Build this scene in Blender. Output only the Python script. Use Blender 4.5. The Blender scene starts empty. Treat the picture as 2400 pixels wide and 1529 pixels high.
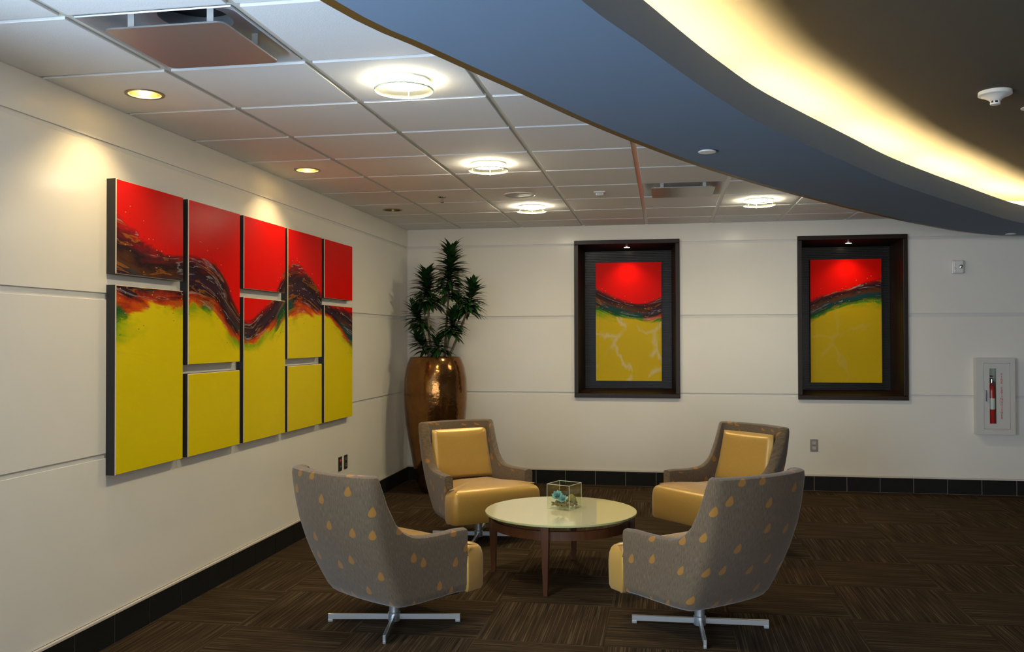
import bpy, bmesh, math, random
from mathutils import Vector, Matrix
random.seed(7)
PI = math.pi
scene = bpy.context.scene
col = scene.collection

# ------------------------------------------------------------------ camera
FPX = 2078.73
cam_d = bpy.data.cameras.new('camera'); cam = bpy.data.objects.new('camera', cam_d); col.objects.link(cam)
YAW, PITCH, ROLL = 0.17057, 0.01306, -0.00234
CAM = Vector((2.5688, -8.6666, 1.4374))
fw = Vector((-math.sin(YAW)*math.cos(PITCH), math.cos(YAW)*math.cos(PITCH), math.sin(PITCH)))
rt = Vector((math.cos(YAW), math.sin(YAW), 0)); up = rt.cross(fw)
cr = rt*math.cos(ROLL) + up*math.sin(ROLL); cu = -rt*math.sin(ROLL) + up*math.cos(ROLL)
cam.matrix_world = Matrix(((cr.x, cu.x, -fw.x, CAM.x), (cr.y, cu.y, -fw.y, CAM.y), (cr.z, cu.z, -fw.z, CAM.z), (0, 0, 0, 1)))
cam_d.sensor_fit = 'HORIZONTAL'; cam_d.sensor_width = 36.0; cam_d.lens = 36.0*FPX/2400.0
cam_d.clip_start = 0.05; cam_d.clip_end = 100
scene.camera = cam

# ------------------------------------------------------------------ world, daylight, exposure
world = bpy.data.worlds.new('daylight'); scene.world = world; world.use_nodes = True
wb = world.node_tree.nodes['Background']; wb.inputs[0].default_value = (0.62, 0.78, 1.0, 1); wb.inputs[1].default_value = 1.2
vs = scene.view_settings
vs.view_transform = 'Standard'; vs.look = 'None'; vs.gamma = 1.0; vs.use_curve_mapping = False
vs.exposure = 1.06
scene.cycles.transparent_max_bounces = 32      # light passes all panes of the glass cube
def area_light(name, loc, rot, sx, sy, power, color):
    d = bpy.data.lights.new(name, 'AREA'); d.shape = 'RECTANGLE'; d.size = sx; d.size_y = sy; d.energy = power; d.color = color
    o = bpy.data.objects.new(name, d); o.location = loc; o.rotation_euler = rot; col.objects.link(o); return o
# daylight coming in through the glazed opening of the left wall, beside the camera
DAY = area_light('window_left_offscreen', (-0.10, -8.35, 1.30), (0, -PI/2, 0), 1.9, 3.2, 132.0, (0.54, 0.75, 1.0))
# and through the glazed front of the lobby, behind the camera
DAY2 = area_light('window_rear_offscreen', (3.6, -13.24, 1.40), (PI/2, 0, 0), 5.0, 2.0, 85.0, (1.0, 0.95, 0.88))
LAMP_E = 76.0        # round ceiling lamps, emission
DOWN_W = 13.0         # wall washer lamps
PUCK_W = 6.0         # niche lamps
COVE_E = 95.0        # cove tubes, emission

# ------------------------------------------------------------------ helpers
class MB:
    def __init__(s): s.v = []; s.f = []; s.m = []; s.uv = {}
    def add(s, vs_, fs_, mi=0):
        b = len(s.v); s.v += [tuple(p) for p in vs_]
        for f in fs_: s.f.append(tuple(b+i for i in f)); s.m.append(mi)
        return s
    def box(s, x0, x1, y0, y1, z0, z1, mi=0):
        return s.add([(x0,y0,z0),(x1,y0,z0),(x1,y1,z0),(x0,y1,z0),(x0,y0,z1),(x1,y0,z1),(x1,y1,z1),(x0,y1,z1)],
                     [(0,3,2,1),(4,5,6,7),(0,1,5,4),(1,2,6,5),(2,3,7,6),(3,0,4,7)], mi)
    def lathe(s, prof, n=32, c=(0,0,0), mi=0, cap0=True, cap1=True):
        vs_ = []
        for r, z in prof:
            for i in range(n):
                a = 2*PI*i/n; vs_.append((c[0]+r*math.cos(a), c[1]+r*math.sin(a), c[2]+z))
        fs_ = []
        for k in range(len(prof)-1):
            for i in range(n):
                j = (i+1) % n; fs_.append((k*n+i, k*n+j, (k+1)*n+j, (k+1)*n+i))
        if cap0: fs_.append(tuple(range(n-1, -1, -1)))
        if cap1: fs_.append(tuple(range((len(prof)-1)*n, len(prof)*n)))
        return s.add(vs_, fs_, mi)
    def tube(s, pts, rad, n=8, mi=0):
        pts = [Vector(p) for p in pts]; rads = rad if isinstance(rad, (list, tuple)) else [rad]*len(pts)
        vs_ = []
        for k, p in enumerate(pts):
            t = (pts[min(k+1, len(pts)-1)] - pts[max(k-1, 0)]).normalized()
            a = t.orthogonal().normalized() if abs(t.z) > 0.95 else t.cross(Vector((0,0,1))).normalized()
            b = t.cross(a)
            for i in range(n):
                q = p + (a*math.cos(2*PI*i/n) + b*math.sin(2*PI*i/n))*rads[k]; vs_.append(tuple(q))
        fs_ = []
        for k in range(len(pts)-1):
            for i in range(n):
                j = (i+1) % n; fs_.append((k*n+i, k*n+j, (k+1)*n+j, (k+1)*n+i))
        fs_.append(tuple(range(n-1, -1, -1))); fs_.append(tuple(range((len(pts)-1)*n, len(pts)*n)))
        return s.add(vs_, fs_, mi)
    def prism(s, poly, z0, z1, mi=0):
        n = len(poly)
        vs_ = [(x, y, z0) for x, y in poly] + [(x, y, z1) for x, y in poly]
        fs_ = [tuple(range(n-1, -1, -1)), tuple(range(n, 2*n))] + [(i, (i+1) % n, n+(i+1) % n, n+i) for i in range(n)]
        return s.add(vs_, fs_, mi)
    def loft(s, rings, closed=True, cap0=True, cap1=True, mi=0):
        n = len(rings[0]); vs_ = [p for r in rings for p in r]; fs_ = []
        for k in range(len(rings)-1):
            for i in range(n if closed else n-1):
                j = (i+1) % n; fs_.append((k*n+i, k*n+j, (k+1)*n+j, (k+1)*n+i))
        if cap0: fs_.append(tuple(range(n-1, -1, -1)))
        if cap1: fs_.append(tuple(range((len(rings)-1)*n, len(rings)*n)))
        return s.add(vs_, fs_, mi)
    def mesh(s, name, mats, bevel=0, seg=2, smooth=None, recalc=True, uvf=None, sub=0):
        me = bpy.data.meshes.new(name); me.from_pydata(s.v, [], s.f); me.update()
        if not isinstance(mats, (list, tuple)): mats = [mats]
        for m in mats: me.materials.append(M[m])
        for p, mi in zip(me.polygons, s.m): p.material_index = mi
        bm = bmesh.new(); bm.from_mesh(me)
        if recalc: bmesh.ops.recalc_face_normals(bm, faces=bm.faces)
        if bevel:
            es = [e for e in bm.edges if len(e.link_faces) == 2 and e.calc_face_angle(0) > 0.5]
            bmesh.ops.bevel(bm, geom=es, offset=bevel, segments=seg, profile=0.5, affect='EDGES', clamp_overlap=True)
        if uvf:
            l = bm.loops.layers.uv.new('UVMap')
            for f in bm.faces:
                for lp in f.loops: lp[l].uv = uvf(lp.vert.index, lp.vert.co)
        bm.to_mesh(me); bm.free()
        if smooth is not None:
            me.polygons.foreach_set('use_smooth', [True]*len(me.polygons)); me.set_sharp_from_angle(angle=math.radians(smooth))
        me.update(); return me
    def obj(s, name, mats, parent=None, loc=None, rot=None, **k):
        return link(name, s.mesh(name, mats, **k), parent, loc, rot)
def link(name, me, parent=None, loc=None, rot=None, scale=None):
    o = bpy.data.objects.new(name, me); col.objects.link(o)
    if parent: o.parent = parent
    if loc is not None: o.location = loc
    if rot is not None: o.rotation_euler = rot
    if scale is not None: o.scale = scale
    return o
def tag(o, label=None, cat=None, group=None, kind=None):
    if label: o['label'] = label
    if cat: o['category'] = cat
    if group: o['group'] = group
    if kind: o['kind'] = kind
    return o
def thing(name, label, cat, loc=(0,0,0), rot=(0,0,0), group=None):
    return tag(link(name, None, None, loc, rot), label, cat, group)
def box_obj(name, mat, x0, x1, y0, y1, z0, z1, parent=None, bevel=0, **k):
    return MB().box(x0, x1, y0, y1, z0, z1).obj(name, mat, parent, bevel=bevel, **k)

# ------------------------------------------------------------------ materials
M = {}
class N:
    def __init__(s, name):
        s.m = bpy.data.materials.new(name); s.m.use_nodes = True; s.t = s.m.node_tree
        s.b = s.t.nodes['Principled BSDF']; s.out = s.t.nodes['Material Output']; M[name] = s.m
    def n(s, typ, **k):
        x = s.t.nodes.new(typ)
        for a, v in k.items():
            if a == 'ins':
                for i, val in v.items():
                    if isinstance(val, bpy.types.NodeSocket): s.t.links.new(val, x.inputs[i])
                    else: x.inputs[i].default_value = val
            else: setattr(x, a, v)
        return x
    def L(s, a, b): s.t.links.new(a, b)
    def math(s, op, a, b=0.0, c=0.0, clamp=False):
        return s.n('ShaderNodeMath', operation=op, use_clamp=clamp, ins={0: a, 1: b, 2: c}).outputs[0]
    def mix(s, f, a, b, mode='MIX'):
        x = s.n('ShaderNodeMix', data_type='RGBA', blend_type=mode)
        for i, v in ((0, f), (6, a), (7, b)):
            if isinstance(v, bpy.types.NodeSocket): s.L(v, x.inputs[i])
            else: x.inputs[i].default_value = v
        return x.outputs[2]
    def ramp(s, f, stops, interp='LINEAR'):
        x = s.n('ShaderNodeValToRGB'); x.color_ramp.interpolation = interp
        e = x.color_ramp.elements
        while len(e) < len(stops): e.new(0.5)
        for q, (p, c) in zip(e, stops): q.position = p; q.color = c if len(c) == 4 else (*c, 1)
        s.L(f, x.inputs[0]); return x.outputs[0]
    def noise(s, vec, scale, detail=3, rough=0.5, dist=0.0):
        x = s.n('ShaderNodeTexNoise', ins={'Scale': scale, 'Detail': detail, 'Roughness': rough, 'Distortion': dist})
        if vec is not None: s.L(vec, x.inputs['Vector'])
        return x.outputs['Fac']
    def pos(s): return s.n('ShaderNodeNewGeometry').outputs['Position']
    def objco(s): return s.n('ShaderNodeTexCoord').outputs['Object']
    def sep(s, v): return s.n('ShaderNodeSeparateXYZ', ins={0: v}).outputs
    def comb(s, x, y, z): return s.n('ShaderNodeCombineXYZ', ins={0: x, 1: y, 2: z}).outputs[0]
    def bump(s, h, strength, dist=0.01):
        x = s.n('ShaderNodeBump', ins={'Strength': strength, 'Distance': dist, 'Height': h}); s.L(x.outputs[0], s.b.inputs['Normal'])
    def base(s, c):
        if isinstance(c, bpy.types.NodeSocket): s.L(c, s.b.inputs['Base Color'])
        else: s.b.inputs['Base Color'].default_value = (*c, 1)
    def set(s, **k):
        for a, v in k.items(): s.b.inputs[a.replace('_', ' ')].default_value = v
        return s
def C4(r, g, b): return (r, g, b, 1)
def srgb(r, g, b):
    f = lambda c: (c/255/12.92) if c/255 <= 0.04045 else ((c/255+0.055)/1.055)**2.4
    return (f(r), f(g), f(b))
def simple(name, c, rough=0.5, metal=0.0, var=0.0, vscale=8.0, bump=0.0, bscale=200.0, **k):
    q = N(name); q.set(Roughness=rough, Metallic=metal)
    if var:
        f = q.noise(q.objco(), vscale, 4)
        q.base(q.mix(f, C4(*[x*(1-var) for x in c]), C4(*[min(1, x*(1+var)) for x in c])))
    else: q.base(c)
    if bump: q.bump(q.noise(q.objco(), bscale, 2), bump, 0.004)
    for a, v in k.items(): q.b.inputs[a.replace('_', ' ')].default_value = v
    return q
def emit(name, c, e):
    q = N(name); q.base((0.9, 0.9, 0.9)); q.b.inputs['Emission Color'].default_value = (*c, 1); q.b.inputs['Emission Strength'].default_value = e
    return q
def thin_glass(name, tint, refl=0.9):
    q = N(name); q.t.nodes.remove(q.b)
    fr = q.math('ADD', q.math('MULTIPLY', q.math('POWER', q.n('ShaderNodeLayerWeight', ins={0: 0.5}).outputs['Facing'], 5.0), 0.7), 0.03); g = q.n('ShaderNodeBsdfGlossy', ins={0: C4(1, 1, 1), 1: 0.02}); t = q.n('ShaderNodeBsdfTransparent', ins={0: C4(*tint)})
    f = q.math('MULTIPLY', fr, refl); mx = q.n('ShaderNodeMixShader', ins={0: f, 1: t.outputs[0], 2: g.outputs[0]}); q.L(mx.outputs[0], q.out.inputs[0])

# walls: satin lacquered wall panels
q = N('wall_panel'); q.set(Roughness=0.18, Specular_IOR_Level=0.10)
q.base(q.mix(q.noise(q.objco(), 3, 3), C4(0.73, 0.69, 0.615), C4(0.77, 0.73, 0.655)))
q.bump(q.noise(q.objco(), 320, 2), 0.03, 0.002)
simple('wall_core', (0.64, 0.62, 0.58), 0.5)
simple('wall_far', (0.22, 0.20, 0.18), 0.7, var=0.05)
simple('base_trim', (0.62, 0.55, 0.48), 0.4)
q = simple('base_tile', (0.012, 0.0115, 0.011), 0.55, var=0.3, vscale=14)
q.set(Specular_IOR_Level=0.12)
simple('grout', (0.30, 0.26, 0.22), 0.8)
# ceiling
q = N('ceiling_tile'); q.set(Roughness=0.85, Specular_IOR_Level=0.2)
nz = q.noise(q.objco(), 260, 3, 0.6)
q.base(q.mix(nz, C4(0.81, 0.805, 0.80), C4(0.90, 0.895, 0.89))); q.bump(nz, 0.25, 0.003)
simple('grid_metal', (0.62, 0.63, 0.58), 0.28, Specular_IOR_Level=0.6)
simple('soffit_paint', (0.185, 0.25, 0.345), 0.75, var=0.03, bump=0.05, bscale=300, Specular_IOR_Level=0.2)
simple('soffit_edge', (0.13, 0.065, 0.012), 0.45)
simple('tray_paint', (0.095, 0.080, 0.060), 0.8, var=0.03)
simple('cove_paint', (0.75, 0.70, 0.60), 0.7)
# carpet: needle stripes running one way in each square tile
q = N('carpet'); q.set(Roughness=1.0, Specular_IOR_Level=0.05)
sx = q.sep(q.objco())
st = q.noise(q.comb(q.math('MULTIPLY', sx[0], 150), q.math('MULTIPLY', sx[1], 1.2), 0.0), 1.0, 1, 0.4)
st2 = q.noise(q.comb(q.math('MULTIPLY', sx[0], 70), q.math('MULTIPLY', sx[1], 2), 3.0), 1.0, 2, 0.5)
cc = q.mix(q.ramp(st, [(0.50, (0, 0, 0)), (0.62, (1, 1, 1))]), C4(0.040, 0.025, 0.013), C4(0.090, 0.062, 0.034))
cc = q.mix(q.ramp(st2, [(0.35, (1, 1, 1)), (0.5, (0, 0, 0))]), cc, C4(0.024, 0.016, 0.010))
q.base(cc); q.bump(q.noise(q.objco(), 900, 2), 0.5, 0.004)
simple('carpet_plain', (0.06, 0.042, 0.024), 1.0, var=0.3, vscale=60)
# metals and lamp parts
simple('satin_metal', (0.52, 0.50, 0.48), 0.22, 1.0)
simple('plaque_metal', (0.36, 0.35, 0.345), 0.40, 0.75)
simple('pan_metal', (0.55, 0.57, 0.60), 0.38, 0.25)
simple('base_metal', (0.58, 0.61, 0.63), 0.32, 0.85)
simple('chrome', (0.75, 0.75, 0.75), 0.08, 1.0)
simple('gold_reflector', (0.58, 0.52, 0.33), 0.18, 1.0)
simple('trim_gold', (0.36, 0.28, 0.17), 0.3, 0.8)
simple('black', (0.012, 0.012, 0.012), 0.5)
simple('white_plastic', (0.72, 0.70, 0.66), 0.35)
simple('grey_plastic', (0.45, 0.46, 0.46), 0.5)
simple('speaker_grille', (0.48, 0.50, 0.50), 0.45, bump=0.4, bscale=900)
simple('red_print', (0.55, 0.03, 0.02), 0.5)
simple('red_paint', (0.50, 0.015, 0.012), 0.25)
simple('cabinet_white', (0.60, 0.575, 0.53), 0.3)
emit('lamp_lens', (1.0, 0.90, 0.66), LAMP_E)
emit('bulb_warm', (1.0, 0.84, 0.55), 10.0)
emit('puck_lens', (1.0, 0.80, 0.50), 18.0)
emit('cove_tube', (1.0, 0.76, 0.36), COVE_E)
thin_glass('clear_glass', (0.97, 1.0, 0.97)); thin_glass('lamp_glass', (1.0, 0.98, 0.90), 0.6)
thin_glass('vase_glass', (0.96, 0.98, 0.93), 1.0)
simple('glass_edge', (0.55, 0.60, 0.42), 0.15)
# table
q = N('table_glass'); q.base(srgb(226, 221, 188)); q.set(Roughness=0.04, Coat_Weight=0.6, Coat_Roughness=0.01)
simple('table_glass_edge', srgb(176, 180, 130), 0.08)
def wood(name, c1, c2, rough, axis_scale=(3, 3, 28), coat=0.3):
    q = N(name); s_ = q.sep(q.objco())
    v = q.comb(q.math('MULTIPLY', s_[0], axis_scale[2]), q.math('MULTIPLY', s_[1], axis_scale[1]*8), q.math('MULTIPLY', s_[2], axis_scale[0]))
    f = q.noise(v, 1.6, 5, 0.6, 0.6); q.base(q.mix(f, C4(*c1), C4(*c2))); q.set(Roughness=rough, Coat_Weight=coat, Coat_Roughness=0.08)
wood('table_wood', (0.030, 0.010, 0.004), (0.115, 0.040, 0.014), 0.3)
wood('frame_wood', (0.008, 0.0045, 0.003), (0.030, 0.015, 0.008), 0.38, coat=0.0)
M['frame_wood'].node_tree.nodes['Principled BSDF'].inputs['Specular IOR Level'].default_value = 0.22
simple('rib_board', (0.012, 0.011, 0.010), 0.30, Specular_IOR_Level=0.18)
# upholstery
q = N('gold_satin'); q.set(Roughness=0.36, Specular_IOR_Level=0.6, Sheen_Weight=0.3, Metallic=0.25)
oc = q.sep(q.objco())
fl = q.noise(q.comb(q.math('MULTIPLY', oc[0], 60), q.math('MULTIPLY', oc[1], 420), q.math('MULTIPLY', oc[2], 420)), 1.0, 2)
q.base(q.mix(fl, C4(0.42, 0.235, 0.040), C4(0.56, 0.33, 0.065))); q.bump(fl, 0.08, 0.002)
q = N('spotted_fabric'); q.set(Roughness=0.85, Specular_IOR_Level=0.25, Sheen_Weight=0.25)
uv = q.n('ShaderNodeTexCoord').outputs['UV']; su = q.sep(uv)
weave = q.noise(q.comb(q.math('MULTIPLY', su[0], 300), q.math('MULTIPLY', su[1], 34), 0.0), 1.0, 3, 0.6)
weave2 = q.noise(q.comb(q.math('MULTIPLY', su[0], 900), q.math('MULTIPLY', su[1], 700), 2.0), 1.0, 2, 0.6)
weave = q.ramp(weave, [(0.28, (0, 0, 0)), (0.72, (1, 1, 1))]); fab = q.mix(weave, C4(0.040, 0.024, 0.011), C4(0.165, 0.111, 0.063)); fab = q.mix(q.math('MULTIPLY', weave2, 0.45), fab, C4(0.19, 0.135, 0.08))
CELL = 0.150
pv = q.comb(q.math('DIVIDE', su[0], CELL), q.math('DIVIDE', su[1], CELL*1.05), 0.0)
vo = q.n('ShaderNodeTexVoronoi', voronoi_dimensions='2D', feature='F1', ins={'Scale': 1.0, 'Randomness': 0.75}); q.L(pv, vo.inputs['Vector'])
pp = q.sep(vo.outputs['Position']); pq = q.sep(pv)
dx = q.math('SUBTRACT', pq[0], pp[0]); dy = q.math('SUBTRACT', pq[1], pp[1])
dx = q.math('ADD', dx, q.math('MULTIPLY', dy, -0.25))
hy = q.math('DIVIDE', dy, 0.155); wx = q.math('MULTIPLY', q.math('SUBTRACT', 1.0, q.math('MULTIPLY', hy, 0.55)), 0.115)
ff = q.math('ADD', q.math('POWER', q.math('ABSOLUTE', q.math('DIVIDE', dx, wx)), 2.0), q.math('POWER', q.math('ABSOLUTE', hy), 2.0))
spot = q.math('LESS_THAN', ff, 1.0)
q.base(q.mix(spot, fab, C4(0.30, 0.135, 0.022))); q.bump(weave, 0.15, 0.003)
# urn, plant
q = N('urn_bronze'); q.set(Metallic=0.9, Roughness=0.16)
f = q.noise(q.objco(), 7, 5, 0.65, 0.4)
q.base(q.mix(f, C4(0.10, 0.040, 0.011), C4(0.30, 0.145, 0.048))); q.bump(q.noise(q.objco(), 16, 3), 0.12, 0.03)
q = N('leaf_green'); q.set(Roughness=0.32); q.base(q.mix(q.noise(q.objco(), 2, 2), C4(0.006, 0.022, 0.006), C4(0.016, 0.060, 0.014)))
simple('cane_bark', (0.17, 0.125, 0.07), 0.8, var=0.35, vscale=40)
simple('soil', (0.03, 0.02, 0.012), 0.95, var=0.4, vscale=60)
simple('turquoise_petal', (0.20, 0.44, 0.46), 0.55, var=0.25, vscale=60)
simple('pebble', (0.20, 0.15, 0.07), 0.5, var=0.6, vscale=90)
simple('moss', (0.26, 0.22, 0.07), 0.9, var=0.4, vscale=120)
simple('canvas_edge', (0.62, 0.50, 0.36), 0.5)
simple('steel_plate', (0.20, 0.175, 0.14), 0.35, 0.6)

def fcurve(q, val, pts):
    """float curve through points (both axes 0..1)"""
    x = q.n('ShaderNodeFloatCurve'); cv = x.mapping.curves[0]
    cv.points[0].location = pts[0]; cv.points[1].location = pts[-1]
    for p in pts[1:-1]: cv.points.new(*p)
    for p in cv.points: p.handle_type = 'AUTO'
    x.mapping.use_clip = False; x.mapping.update(); q.L(val, x.inputs['Value']); return x.outputs[0]
def painting(name, axis, u0, w, z0, h, top, bot, red, yellow, seed, veins=0.0, green=0.5, gloss=0.25, asp=2.3):
    """poured acrylic: red field over a yellow field, parted by a dark streaked wave"""
    q = N(name); q.set(Roughness=gloss, Specular_IOR_Level=0.03)
    P = q.sep(q.pos())
    u = q.math('DIVIDE', q.math('SUBTRACT', P[axis], u0), w); v = q.math('DIVIDE', q.math('SUBTRACT', P[2], z0), h)
    T = fcurve(q, u, top); Bt = fcurve(q, u, bot)
    flow = q.math('SUBTRACT', v, q.math('MULTIPLY', q.math('ADD', T, Bt), 0.5))
    sv = q.comb(q.math('MULTIPLY', u, asp), flow, seed)                  # coordinates that follow the wave
    fine = q.noise(q.comb(q.math('MULTIPLY', u, asp*4.5), q.math('MULTIPLY', flow, 22), seed), 1.0, 5, 0.65, 1.2)
    big = q.noise(q.comb(q.math('MULTIPLY', u, asp*5), q.math('MULTIPLY', v, 5), seed+3), 1.0, 4, 0.6)
    wob = q.math('MULTIPLY', q.math('SUBTRACT', fine, 0.5), 0.55); wob = q.math('ADD', wob, q.math('MULTIPLY', q.math('SUBTRACT', big, 0.5), 0.45))
    t = q.math('ADD', q.math('DIVIDE', q.math('SUBTRACT', v, Bt), q.math('MAXIMUM', q.math('SUBTRACT', T, Bt), 0.02)), wob)
    ts = q.math('ADD', q.math('MULTIPLY', t, 0.5), 0.25, clamp=True)     # 0.25 bottom of wave, 0.75 top of wave
    g = q.noise(sv, 7, 3, 0.5)
    orange = C4(0.60, 0.085, 0.006); dark = C4(0.020, 0.010, 0.014); maroon = C4(0.13, 0.008, 0.012); teal = C4(0.010, 0.045, 0.055)
    cA = q.ramp(ts, [(0.0, yellow), (0.23, yellow), (0.29, orange), (0.36, (0.30, 0.025, 0.008)), (0.41, dark), (0.52, (0.040, 0.016, 0.034)), (0.63, dark), (0.71, maroon), (0.79, red), (1.0, red)])
    cB = q.ramp(ts, [(0.0, yellow), (0.20, yellow), (0.26, (0.06, 0.20, 0.012)), (0.34, (0.012, 0.06, 0.02)), (0.45, teal), (0.54, (0.09, 0.03, 0.012)), (0.64, dark), (0.73, (0.12, 0.012, 0.012)), (0.79, red), (1.0, red)])
    side = q.ramp(q.noise(q.comb(q.math('MULTIPLY', u, asp*3), q.math('MULTIPLY', flow, 6), seed+9), 1.0, 3), [(0.62-green*0.3, (0, 0, 0)), (0.70-green*0.3, (1, 1, 1))])
    c = q.mix(side, cA, cB)
    low = q.math('MULTIPLY', q.ramp(q.noise(q.comb(q.math('MULTIPLY', u, asp*2.6), q.math('MULTIPLY', flow, 4), seed+60), 1.0, 4, 0.6), [(0.48, (0, 0, 0)), (0.62, (1, 1, 1))]), q.ramp(ts, [(0.06, (0, 0, 0)), (0.20, (1, 1, 1)), (0.25, (1, 1, 1)), (0.27, (0, 0, 0))]))
    c = q.mix(q.math('MULTIPLY', low, 0.85*min(1.0, green+.5)), c, C4(0.10, 0.30, 0.008))
    inband = q.math('MULTIPLY', q.math('GREATER_THAN', ts, 0.27), q.math('LESS_THAN', ts, 0.76))
    # pale and ochre drips running along the wave
    st = q.noise(q.comb(q.math('MULTIPLY', u, asp*3.2), q.math('MULTIPLY', flow, 30), seed+5), 1.0, 3, 0.6, 0.8)
    line = q.ramp(st, [(0.60, (0, 0, 0)), (0.63, (1, 1, 1)), (0.655, (0, 0, 0))])
    c = q.mix(q.math('MULTIPLY', q.math('MULTIPLY', line, inband), 0.55), c, C4(0.42, 0.40, 0.42))
    st2 = q.noise(q.comb(q.math('MULTIPLY', u, asp*3.5), q.math('MULTIPLY', flow, 24), seed+15), 1.0, 3, 0.6, 1.0)
    line2 = q.ramp(st2, [(0.57, (0, 0, 0)), (0.60, (1, 1, 1)), (0.64, (0, 0, 0))])
    c = q.mix(q.math('MULTIPLY', q.math('MULTIPLY', line2, inband), 0.75), c, C4(0.36, 0.12, 0.012))
    # splatter just outside the wave
    vo = q.n('ShaderNodeTexVoronoi', voronoi_dimensions='2D', ins={'Scale': 60.0}); q.L(q.comb(q.math('MULTIPLY', u, asp*0.6), q.math('MULTIPLY', v, 1.0), 0), vo.inputs['Vector'])
    near = q.math('MULTIPLY', q.math('GREATER_THAN', ts, 0.08), q.math('LESS_THAN', ts, 0.93))
    dots = q.math('MULTIPLY', q.math('LESS_THAN', vo.outputs['Distance'], 0.11), q.math('GREATER_THAN', q.sep(vo.outputs['Color'])[0], 0.80))
    c = q.mix(q.math('MULTIPLY', q.math('MULTIPLY', dots, near), 0.8), c, q.mix(q.math('GREATER_THAN', q.sep(vo.outputs['Color'])[1], 0.55), C4(0.03, 0.03, 0.02), C4(0.60, 0.42, 0.18)))
    if veins:
        vn = q.n('ShaderNodeTexVoronoi', voronoi_dimensions='2D', feature='DISTANCE_TO_EDGE', ins={'Scale': 3.4})
        wv = q.noise(q.comb(u, v, seed+20), 5, 4); q.L(q.comb(q.math('ADD', q.math('MULTIPLY', u, asp), q.math('MULTIPLY', wv, 0.22)), q.math('ADD', v, q.math('MULTIPLY', wv, 0.22)), 0), vn.inputs['Vector'])
        ve = q.ramp(vn.outputs['Distance'], [(0.0, (1, 1, 1)), (0.09, (0, 0, 0))])
        pale = q.math('MULTIPLY', q.math('MULTIPLY', ve, q.ramp(q.noise(q.comb(u, v, seed+30), 4, 2), [(0.42, (0, 0, 0)), (0.6, (1, 1, 1))])), q.math('LESS_THAN', ts, 0.24))
        c = q.mix(q.math('MULTIPLY', pale, veins), c, C4(0.62, 0.50, 0.30))
    mott = q.noise(q.comb(q.math('MULTIPLY', u, asp*3), q.math('MULTIPLY', v, 3), seed+40), 1.0, 5, 0.6)
    c = q.mix(q.math('MULTIPLY', mott, 0.22), c, q.mix(0.5, c, C4(0.02, 0.015, 0.0)))
    q.base(c); q.bump(fine, 0.25, 0.004)
RED = (0.70, 0.004, 0.002); YEL = (0.70, 0.55, 0.004)
MT = [(0, .893), (.058, .81), (.115, .764), (.183, .765), (.202, .775), (.257, .77), (.301, .743), (.347, .655), (.387, .56), (.414, .53), (.466, .574), (.532, .65), (.588, .785), (.61, .807), (.647, .822), (.692, .80), (.795, .69), (.83, .645), (.90, .625), (1, .61)]
MBt = [(0, .50), (.059, .545), (.12, .575), (.183, .58), (.215, .592), (.279, .56), (.317, .505), (.387, .448), (.42, .437), (.449, .443), (.513, .481), (.588, .545), (.647, .577), (.692, .588), (.76, .57), (.81, .575), (.881, .531), (.94, .46), (1, .385)]
painting('mural_paint', 1, -4.913, 3.176, .80, 1.387, MT, MBt, RED, YEL, 1.7, green=0.35)

# ------------------------------------------------------------------ structure
H = 2.5354; TG = 0.6096; U0 = 0.5697; V0 = 0.4826
XR, YR = 9.5, -13.2
floor = tag(box_obj('floor', 'carpet_plain', -0.15, XR, YR, 0.15, -0.12, -0.006), kind='structure')
# carpet tiles, quarter-turned like a checkerboard
TS = 0.6096
ct = MB().box(-TS/2+.0006, TS/2-.0006, -TS/2+.0006, TS/2-.0006, -.006, 0).mesh('carpet_tile', 'carpet')
def clip_poly(poly, px, py, nx, ny):
    out = []
    for i in range(len(poly)):
        a, b = poly[i], poly[(i+1) % len(poly)]
        da = (a[0]-px)*nx+(a[1]-py)*ny; db = (b[0]-px)*nx+(b[1]-py)*ny
        if da <= 0: out.append(a)
        if (da < 0 < db) or (db < 0 < da):
            t = da/(da-db); out.append((a[0]+(b[0]-a[0])*t, a[1]+(b[1]-a[1])*t))
    return out
gx0 = 4.11 - 7*TS; gy0 = -0.85 + TS
for i in range(0, 11):
    for j in range(0, 9):
        cx, cy = gx0 + (i+.5)*TS - TS, gy0 + TS - (j+.5)*TS
        poly = [(cx-TS/2, cy-TS/2), (cx+TS/2, cy-TS/2), (cx+TS/2, cy+TS/2), (cx-TS/2, cy+TS/2)]
        turn = (i+j) % 2 == 0
        if cx-TS/2 < 0 or cy+TS/2 > 0:
            poly = clip_poly(clip_poly(poly, 0.0, 0, -1, 0), 0, 0.0, 0, 1)
            if len(poly) < 3: continue
            loc = [(x-cx, y-cy) for x, y in poly]
            if turn: loc = [(y, -x) for x, y in loc]
            me = MB().prism(loc, -.006, 0).mesh('carpet_tile', 'carpet')
        else: me = ct
        link('carpet_tile', me, floor, (cx, cy, 0), (0, 0, PI/2 if turn else 0))

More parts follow.
